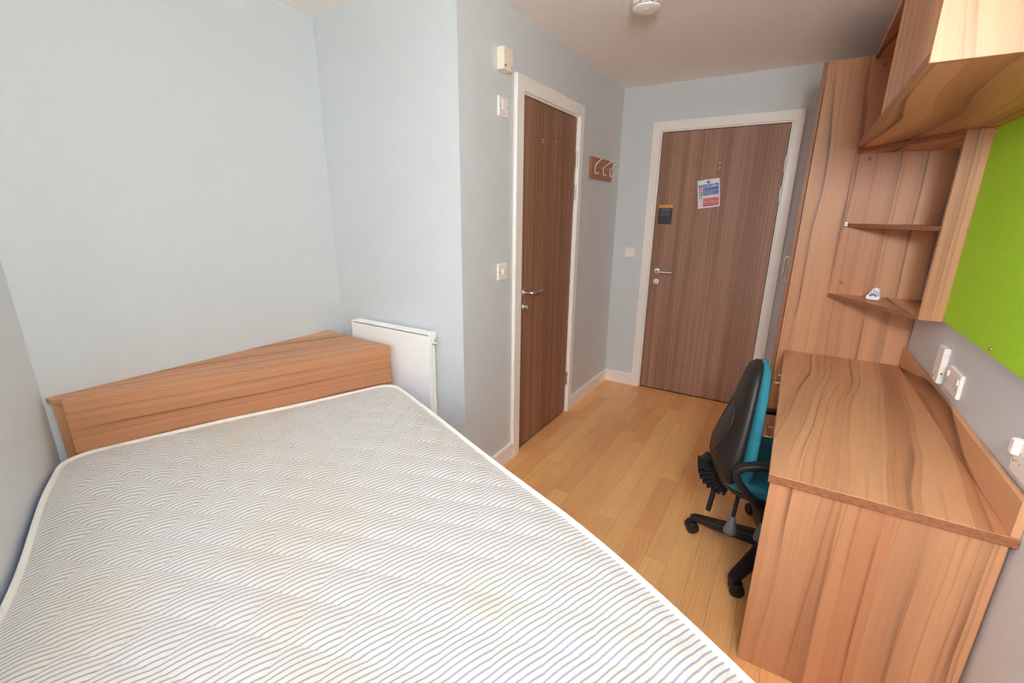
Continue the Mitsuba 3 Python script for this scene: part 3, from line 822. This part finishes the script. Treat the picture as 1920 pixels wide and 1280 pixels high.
def socket(M, label):
    k = plate('double_socket', M, 0.147, 0.087, 0.012, label, 'socket')
    for s in (-1, 1):
        add(k + '__rocker', move(rbox(s * 0.060 - 0.006, s * 0.060 + 0.006, 0.006, 0.026, 0.009, 0.0165, 0.002), M=M), 'white_plastic')
        x = s * 0.034
        for px, py, w, h in ((x, 0.014, 0.004, 0.008), (x - 0.011, -0.008, 0.0065, 0.004), (x + 0.011, -0.008, 0.0065, 0.004)):
            add(k + '__pin_slot', move(cbox(px - w / 2, px + w / 2, py - h / 2, py + h / 2, 0.0118, 0.0124, 0.0002), M=M), 'grey_print', False)
    for dx in (-0.058, 0.058):
        cap_screw(k, M, dx, -0.012, 0.012)
    return k


k = socket(RM(-1.618, 0.882), 'white double socket on the right wall beside the wall timer box')
k = socket(RM(-2.262, 0.872), 'white double socket with a raised cover, above the near end of the desk')
add(k + '__switch_cover', move(rbox(-0.070, -0.044, 0.004, 0.046, 0.004, 0.026, 0.006), M=RM(-2.262, 0.872)), 'white_plastic')

tb = thing('timer_box', 'white upright control box with a yellow sticker on the right wall above the desk', 'control box')
add(tb + '__case', rbox(1.843, XR - 0.0004, -1.477, -1.398, 0.828, 0.968, 0.003), 'white_plastic')
add(tb + '__sticker', cbox(1.8424, 1.8432, -1.428, -1.408, 0.832, 0.850, 0.0002), 'yellow_sticker', False)
add(tb + '__indicator', rod((1.853, -1.4778, 0.868), (1.853, -1.4764, 0.868), 0.0032, 14), 'navy_print')
for z in (0.935, 0.912, 0.907, 0.898, 0.865):
    add(tb + '__slot', cbox(1.8426, 1.8434, -1.444, -1.440, z, z + 0.003, 0.0002), 'grey_print', False)
ring = lathe([(0.0062, 0), (0.0062, 0.0004), (0.0054, 0.0004), (0.0054, 0)], (1.853, -1.4768, 0.938), (0, -1, 0), 20)
add(tb + '__emblem', ring, 'silver_print', False)

# alarm sounder
sm = thing('alarm_sounder', 'cream ribbed alarm sounder high on the wall above the bathroom door frame', 'alarm')
AM = WM(-1.7405, 2.131)
add(sm + '__case', move(rbox(-0.040, 0.040, -0.046, 0.048, 0.0005, 0.040, 0.004), M=AM), 'cream_plastic')
for z in np.linspace(-0.016, 0.038, 8):
    add(sm + '__rib', move(cbox(-0.037, 0.038, z - 0.0022, z + 0.0022, 0.0395, 0.0415, 0.0008), M=AM), 'cream_plastic', False)
add(sm + '__print', move(cat([cbox(-0.036, -0.012, -0.030, -0.0265, 0.0396, 0.0402, 0.0001), cbox(-0.036, -0.016, -0.0345, -0.0325, 0.0396, 0.0402, 0.0001)]), M=AM), 'navy_print', False)
add(sm + '__indicator', move(rbox(0.027, 0.031, -0.036, -0.026, 0.039, 0.0412, 0.001, 2), M=AM), 'card_brown_ink')

# smoke detector
sd = thing('smoke_detector', 'round white smoke detector on the ceiling', 'smoke detector')
sx, sy = 0.575, -1.435
body = lathe([(0.0625, 0), (0.0625, 0.014), (0.0635, 0.016), (0.0635, 0.030), (0.0632, 0.0305), (0.060, 0.0308), (0.060, 0.0328), (0.0632, 0.0331), (0.0632, 0.0362), (0.0600, 0.0366), (0.0600, 0.0386), (0.0625, 0.039), (0.0600, 0.046), (0.050, 0.051), (0.036, 0.053), (0.0001, 0.053)], (sx, sy, H), (0, 0, -1), 64)
add(sd + '__body', body, 'white_plastic', 35)
for lvl in (0.0318, 0.0376):
    for a in np.arange(14) * 2 * math.pi / 14:
        p = np.array([sx + 0.0612 * math.cos(a), sy + 0.0612 * math.sin(a), H - lvl])
        tdir = np.array([-math.sin(a), math.cos(a), 0])
        sl = sweep([p + tdir * q - np.array([math.cos(a), math.sin(a), 0]) * (q * q / 0.125) for q in np.linspace(-0.0105, 0.0105, 5)], 0.0022, 0.0018, 8)
        add(sd + '__vent_slot', sl, 'dark_gap', False)
add(sd + '__test_button', lathe([(0.0001, -0.004), (0.014, -0.003), (0.013, 0.0018), (0.0001, 0.0022)], (sx + 0.004, sy - 0.020, H - 0.0528), (0, 0, -1), 28), 'white_plastic')
add(sd + '__indicator', lathe([(0.0001, -0.004), (0.006, -0.003), (0.0052, 0.0016), (0.0001, 0.002)], (sx + 0.038, sy + 0.012, H - 0.0505), (0, 0, -1), 18), 'white_plastic')

# coat hooks
ch = thing('coat_hook_rail', 'small wooden board with three wire coat hooks beyond the bathroom door', 'coat hooks')
add(ch + '__board', cbox(0.0004, 0.018, -0.618, -0.203, 1.687, 1.830, 0.002), 'oak_board')
for y, tip_x, tip_z in ((-0.560, 0.066, 1.818), (-0.402, 0.100, 1.818), (-0.258, 0.098, 1.834)):
    zb = 1.722
    path = curve([(0.048, y + 0.002, zb + 0.008), (0.040, y, zb - 0.001), (0.028, y, zb - 0.001), (0.0215, y, zb + 0.012), (0.0212, y, zb + 0.035), (0.0225, y, zb + 0.050), (0.05 if tip_x > 0.08 else 0.038, y, zb + 0.070), (tip_x, y, tip_z)], 7)
    add(ch + '__hook', sweep(path, 0.0033, n=10, up=(0, 1, 0.01)), 'ivory_wire')

# ------------------------------------------------------------------ notices on the entrance door


def lettering(text, height, x, y, width, z, M, bold=False):
    m = meshkit.text_mesh(text, height, 0.0002, bold)
    w = m.bounds[1][0] - m.bounds[0][0]
    s = width / w
    m.apply_scale([s, 1, 1])
    return move(move(m, (x, y, z)), M=M)


fs = thing('fire_notice', 'white fire action notice with blue and red panels stuck on the entrance door', 'notice')
a = math.radians(7.3)
NM = on_wall((0.697, -0.0008, 1.6005), (math.cos(a), 0, math.sin(a)), (-math.sin(a), 0, math.cos(a)))
NM[:3, 2] = (0, -1, 0)
add(fs + '__sheet', move(cbox(-0.075, 0.075, -0.1, 0.1, 0.0, 0.0008, 0.0002), M=NM), 'sign_white', False)
zz = 0.0008
pos = lambda x0, x1, y0, y1, t=0.0003: plainbox(x0, x1, y0, y1, zz, zz + t)
add(fs + '__disc', move(cat([lathe([(0.0115, 0), (0.0115, 0.0003), (0.0001, 0.0003)], (0, 0.081, zz), (0, 0, 1), 28)]), M=NM), 'sign_blue', False)
add(fs + '__exclamation', move(cat([plainbox(-0.0018, 0.0018, 0.0795, 0.089, zz + 0.0003, zz + 0.0005), plainbox(-0.0018, 0.0018, 0.0735, 0.0768, zz + 0.0003, zz + 0.0005)]), M=NM), 'sign_white', False)
rows = [('sign_blue', 0.046, 0.066, -0.068, 0.068), ('sign_blue', 0.021, 0.043, -0.040, 0.068), ('sign_blue', -0.003, 0.018, -0.040, 0.068), ('sign_blue', -0.014, -0.005, -0.040, 0.068),
        ('sign_pale_red', -0.031, -0.027, -0.040, 0.068), ('sign_red', -0.060, -0.033, -0.040, 0.068), ('sign_red', -0.090, -0.063, -0.040, 0.068)]
for mname, y0, y1, x0, x1 in rows:
    add(fs + '__band', move(pos(x0, x1, y0, y1), M=NM), mname, False)
add(fs + '__lettering', lettering('Fire Action', 0.0125, -0.057, 0.0498, 0.112, zz + 0.0003, NM, True), 'sign_white', False)
for text, y, w in (('Sound the alarm', 0.0305, 0.062), ('Leave the building by', 0.0090, 0.086), ('the nearest exit', 0.0015, 0.064), ('Report to assembly point', -0.0122, 0.098), ('Do not stop to collect', -0.0435, 0.090), ('personal belongings', -0.0535, 0.080), ('Do not use the lifts', -0.0790, 0.086)):
    add(fs + '__lettering', lettering(text, 0.0048, -0.037, y, w, zz + 0.0003, NM), 'sign_white', False)
for k, (mname, y) in enumerate((('sign_red', 0.032), ('sign_green', 0.008), ('sign_green', -0.018), ('sign_white', -0.0465), ('sign_white', -0.0765))):
    if k < 3:
        add(fs + '__pictogram', move(pos(-0.067, -0.044, y - 0.0115, y + 0.0115), M=NM), 'sign_pale_red' if k == 0 else mname, False)
        inner = [plainbox(-0.060, -0.051, y - 0.006, y + 0.006, zz + 0.0003, zz + 0.0005)] if k != 2 else [lathe([(0.007, 0), (0.007, 0.0002), (0.0001, 0.0002)], (-0.0555, y, zz + 0.0003), (0, 0, 1), 8)]
        if k == 0:
            inner = [lathe([(0.004, 0), (0.004, 0.0002), (0.0001, 0.0002)], (-0.0555, y + 0.004, zz + 0.0003), (0, 0, 1), 14), plainbox(-0.0575, -0.0535, y - 0.009, y + 0.002, zz + 0.0003, zz + 0.0005)]
        if k == 1:
            inner = [plainbox(-0.0635, -0.0615, y - 0.008, y + 0.008, zz + 0.0003, zz + 0.0005), plainbox(-0.0495, -0.0475, y - 0.008, y + 0.008, zz + 0.0003, zz + 0.0005), plainbox(-0.0580, -0.0535, y - 0.006, y + 0.007, zz + 0.0003, zz + 0.0005)]
        add(fs + '__pictogram_figure', move(cat(inner), M=NM), 'sign_red' if k == 0 else 'sign_white', False)
    else:
        ringp = Point(-0.0555, y).buffer(0.011, quad_segs=10).difference(Point(-0.0555, y).buffer(0.009, quad_segs=10))
        bar = Polygon([(-0.0635, y + 0.0065), (-0.062, y + 0.008), (-0.0475, y - 0.0065), (-0.049, y - 0.008)])
        add(fs + '__prohibition_sign', move(prism(ringp.union(bar).buffer(0), zz, zz + 0.0003), M=NM), 'sign_pale_red', False)

cd = thing('door_card', 'dark upright card with an orange heading on the entrance door above the handle', 'notice')
CM = on_wall((0.3975, -0.0008, 1.448), (1, 0, 0), (0, 0, 1))
add(cd + '__card', move(cbox(-0.0525, 0.0525, -0.072, 0.072, 0.0, 0.0008, 0.0002), M=CM), 'card_charcoal', False)
add(cd + '__heading', move(plainbox(-0.0525, 0.0525, 0.049, 0.072, 0.0008, 0.0011), M=CM), 'card_orange', False)
add(cd + '__lettering', lettering('Energy Council', 0.0105, -0.042, 0.0555, 0.082, 0.0011, CM), 'card_brown_ink', False)
for y, w in ((0.040, 0.078), (0.032, 0.056), (0.0225, 0.060), (0.0075, 0.070), (-0.002, 0.070)):
    add(cd + '__text_line', move(plainbox(-w / 2, w / 2, y - 0.0022, y + 0.0012, 0.0008, 0.0010), M=CM), 'card_grey_ink', False)

# ------------------------------------------------------------------ office chair (local frame: s forwards, l to the chair's left, z up)
och = thing('office_chair', 'teal and black office chair on castors tucked under the desk', 'chair')
TH_C = math.radians(10)
CX, CY = 1.404, -1.745
CM4 = np.eye(4)
CM4[:2, 0], CM4[:2, 1] = (math.cos(TH_C), math.sin(TH_C)), (-math.sin(TH_C), math.cos(TH_C))
CM4[:2, 3] = (CX, CY)


def chair(part, m, mat, smooth=30):
    return add(f'{och}__{part}', move(m, M=CM4), mat, smooth)


def superring(cx, cy, z, hw, hd, e=0.6, n=56, bend=0.0, tilt=0.0):
    ang = np.arange(n) * 2 * np.pi / n
    x = hd * np.sign(np.cos(ang)) * np.abs(np.cos(ang)) ** e
    y = hw * np.sign(np.sin(ang)) * np.abs(np.sin(ang)) ** e
    return np.column_stack([cx + x + bend * y * y, cy + y, np.full(n, z) + tilt * x])


ZB = [0.425, 0.430, 0.445, 0.475, 0.520, 0.580, 0.650, 0.720, 0.785, 0.835, 0.868, 0.888, 0.896]
WB = [0.120, 0.165, 0.200, 0.220, 0.222, 0.206, 0.182, 0.158, 0.134, 0.111, 0.088, 0.060, 0.030]
SB = [-0.192, -0.192, -0.191, -0.188, -0.183, -0.175, -0.166, -0.157, -0.149, -0.143, -0.139, -0.137, -0.136]
DB = [0.010, 0.018, 0.023, 0.026, 0.027, 0.027, 0.026, 0.025, 0.024, 0.022, 0.019, 0.013, 0.007]
chair('back_cushion', loft([superring(s, 0, z, w, d, 0.62, bend=0.55) for z, w, s, d in zip(ZB, WB, SB, DB)]), 'teal_fabric', 50)
DS = [0.014, 0.028, 0.040, 0.047, 0.047, 0.040, 0.033, 0.029, 0.026, 0.024, 0.021, 0.015, 0.008]
chair('back_shell', loft([superring(s - 0.6 * d0 - 0.8 * d, 0, z - 0.004, w * 1.012, d, 0.72, bend=0.5) for z, w, s, d, d0 in zip(ZB, WB, SB, DS, DB)]), 'black_shell', 50)
oval = []
for t in np.linspace(0, 2 * math.pi, 49):
    y, z = 0.105 * math.sin(t), 0.60 + 0.125 * math.cos(t)
    i = np.interp(z, ZB, np.arange(len(ZB)))
    s, d, w = np.interp(i, np.arange(len(ZB)), SB), np.interp(i, np.arange(len(ZB)), DS), np.interp(i, np.arange(len(ZB)), WB) * 1.015
    x = s - 0.6 * np.interp(i, np.arange(len(ZB)), DB) - 0.8 * d - d * (1 - abs(y / w) ** (2 / 0.72)) ** (0.72 / 2) + 0.5 * y * y
    oval.append((x + 0.0015, y, z))
chair('back_ridge', sweep(oval, 0.0042, n=8), 'black_plastic', True)
# seat
ZS = [0.418, 0.424, 0.436, 0.450, 0.462, 0.470, 0.474]
KS = [0.955, 0.985, 1.0, 1.0, 0.985, 0.94, 0.80]
chair('seat_cushion', loft([superring(-0.020, 0, z, 0.245 * k, 0.245 * k, 0.62, bend=0.0) for z, k in zip(ZS, KS)]), 'teal_fabric', 50)
ZU = [0.372, 0.376, 0.390, 0.405, 0.417]
KU = [0.70, 0.80, 0.90, 0.96, 0.965]
chair('seat_shell', loft([superring(-0.020, 0, z, 0.245 * k, 0.245 * k, 0.62) for z, k in zip(ZU, KU)]), 'black_plastic', 50)
chair('mechanism', cat([rbox(-0.10, 0.12, -0.075, 0.075, 0.335, 0.374, 0.012), rbox(-0.22, -0.06, -0.032, 0.032, 0.328, 0.352, 0.010)]), 'black_plastic')
# ribbed concertina cover that joins seat and back
ribs = []
for k in range(8):
    t = k / 7
    ang = math.radians(174 + 86 * t)
    c = np.array([-0.200, -0.030, 0.408])
    d = np.array([math.cos(ang), 0, math.sin(ang)])
    up = np.array([-d[2], 0, d[0]])
    L, hw = 0.132 - 0.028 * t, 0.046 - 0.006 * t
    pts = []
    for along, wide, thick in ((0.02, 0.60, 0.0035), (L * 0.75, 1.0, 0.0075), (L, 0.95, 0.0050)):
        for sy in (-1, 1):
            for su in (-1, 1):
                pts.append(c + d * along + up * thick * su + np.array([0, sy * hw * wide, 0]))
    ribs.append(trimesh.convex.convex_hull(np.array(pts)))
for m in ribs:
    chair('bellows_rib', m, 'black_rubber', 20)
chair('back_stem', sweep(curve([(-0.10, 0, 0.345), (-0.22, 0, 0.350), (-0.300, 0, 0.395), (-0.278, 0, 0.445)], 8), 0.055, 0.022, 12, up=(0, 1, 0.001)), 'black_plastic')
chair('tension_handle', rod((-0.250, -0.035, 0.335), (-0.268, -0.065, 0.215), 0.0105, 18, 0.4), 'black_plastic')
# column and base
chair('gas_column', cat([rod((0, 0, 0.06), (0, 0, 0.20), 0.025, 28), rod((0, 0, 0.18), (0, 0, 0.34), 0.0145, 24)]), 'black_plastic')
chair('hub', lathe([(0.030, 0.055), (0.046, 0.060), (0.048, 0.085), (0.044, 0.112), (0.030, 0.120), (0.0262, 0.120)], (0, 0, 0), (0, 0, 1), 36), 'grey_speckled_plastic')
Minv = np.linalg.inv(CM4)
first = (Minv @ np.array([1.098, -1.728, 0, 1]))[:2]
a0 = math.atan2(first[1], first[0])
for k in range(5):
    ang = a0 + k * 2 * math.pi / 5
    d, e = np.array([math.cos(ang), math.sin(ang), 0]), np.array([-math.sin(ang), math.cos(ang), 0])
    R0 = 0.308
    rings = []
    for r, w, zt, zb in ((0.030, 0.030, 0.118, 0.056), (0.12, 0.029, 0.108, 0.056), (0.22, 0.026, 0.096, 0.058), (0.29, 0.024, 0.088, 0.062), (0.318, 0.020, 0.085, 0.063), (0.331, 0.010, 0.083, 0.065)):
        q = []
        for t in np.arange(20) * 2 * math.pi / 20:
            cy = w * np.sign(math.cos(t)) * abs(math.cos(t)) ** 0.45
            cz = (zt + zb) / 2 + (zt - zb) / 2 * np.sign(math.sin(t)) * abs(math.sin(t)) ** 0.45
            q.append(d * r + e * cy + np.array([0, 0, cz]))
        rings.append(np.array(q))
    chair('base_leg', loft(rings), 'black_plastic', 40)
    sw = ang + (0.5, 2.2, -0.9, 1.2, 0.3)[k]
    cd_, ce_ = np.array([math.cos(sw), math.sin(sw), 0]), np.array([-math.sin(sw), math.cos(sw), 0])
    pc = d * R0 + cd_ * 0.014 + np.array([0, 0, 0.0285])
    ck = chair('castor', cat([rod(d * R0 + np.array([0, 0, 0.030]), d * R0 + np.array([0, 0, 0.066]), 0.0095, 16),
                              lathe([(0.0001, -0.008), (0.025, -0.008), (0.025, 0.008), (0.0001, 0.008)], pc + np.array([0, 0, 0.003]), ce_, 24)]), 'black_plastic')
    for sgn in (-1, 1):
        add(ck + '__wheel', move(lathe([(0.013, 0.0), (0.0265, 0.0015), (0.0285, 0.006), (0.0275, 0.015), (0.020, 0.0205), (0.0001, 0.0215)], pc + ce_ * sgn * 0.0085, ce_ * sgn, 28), M=CM4), 'black_plastic', 40)
# levers: ribbed rods that hang below the seat and end in speckled grips
for sx_, ly_, tx_, zt in ((-0.168, -0.118, -0.180, 0.385), (-0.070, -0.122, -0.073, 0.385)):
    top, bot = np.array([sx_, ly_, zt]), np.array([tx_, ly_ - 0.025, 0.252])
    dv = bot - top
    L = np.linalg.norm(dv)
    prof, nr = [(0.006, 0.0)], 13
    for j in range(nr):
        prof += [(0.0088, L * (j + 0.3) / nr), (0.0062, L * (j + 0.8) / nr)]
    lk = chair('lever', lathe(prof + [(0.006, L)], top, dv, 16), 'black_rubber', 20)
    grip = lathe([(0.009, -0.012), (0.012, 0.0), (0.021, 0.030), (0.0255, 0.048), (0.024, 0.060), (0.013, 0.066), (0.0001, 0.067)], bot, dv, 26)
    add(lk + '__grip', move(grip, M=CM4), 'grey_speckled_plastic', 40)
# arms
for sgn in (-1, 1):
    y = sgn * 0.272
    path = curve([(0.185, y, 0.578), (0.07, y, 0.583), (-0.06, y, 0.581), (-0.150, y, 0.575), (-0.205, y, 0.551), (-0.204, y, 0.505), (-0.145, y * 0.985, 0.435), (-0.075, y * 0.95, 0.378), (0.0, y * 0.82, 0.362)], 7)
    chair('armrest', sweep(path, 0.040, 0.026, 16, up=(0, 1, 0.001)) if False else sweep(path, 0.024, 0.042, 16, up=(0, sgn, 0.001)), 'black_plastic', 40)
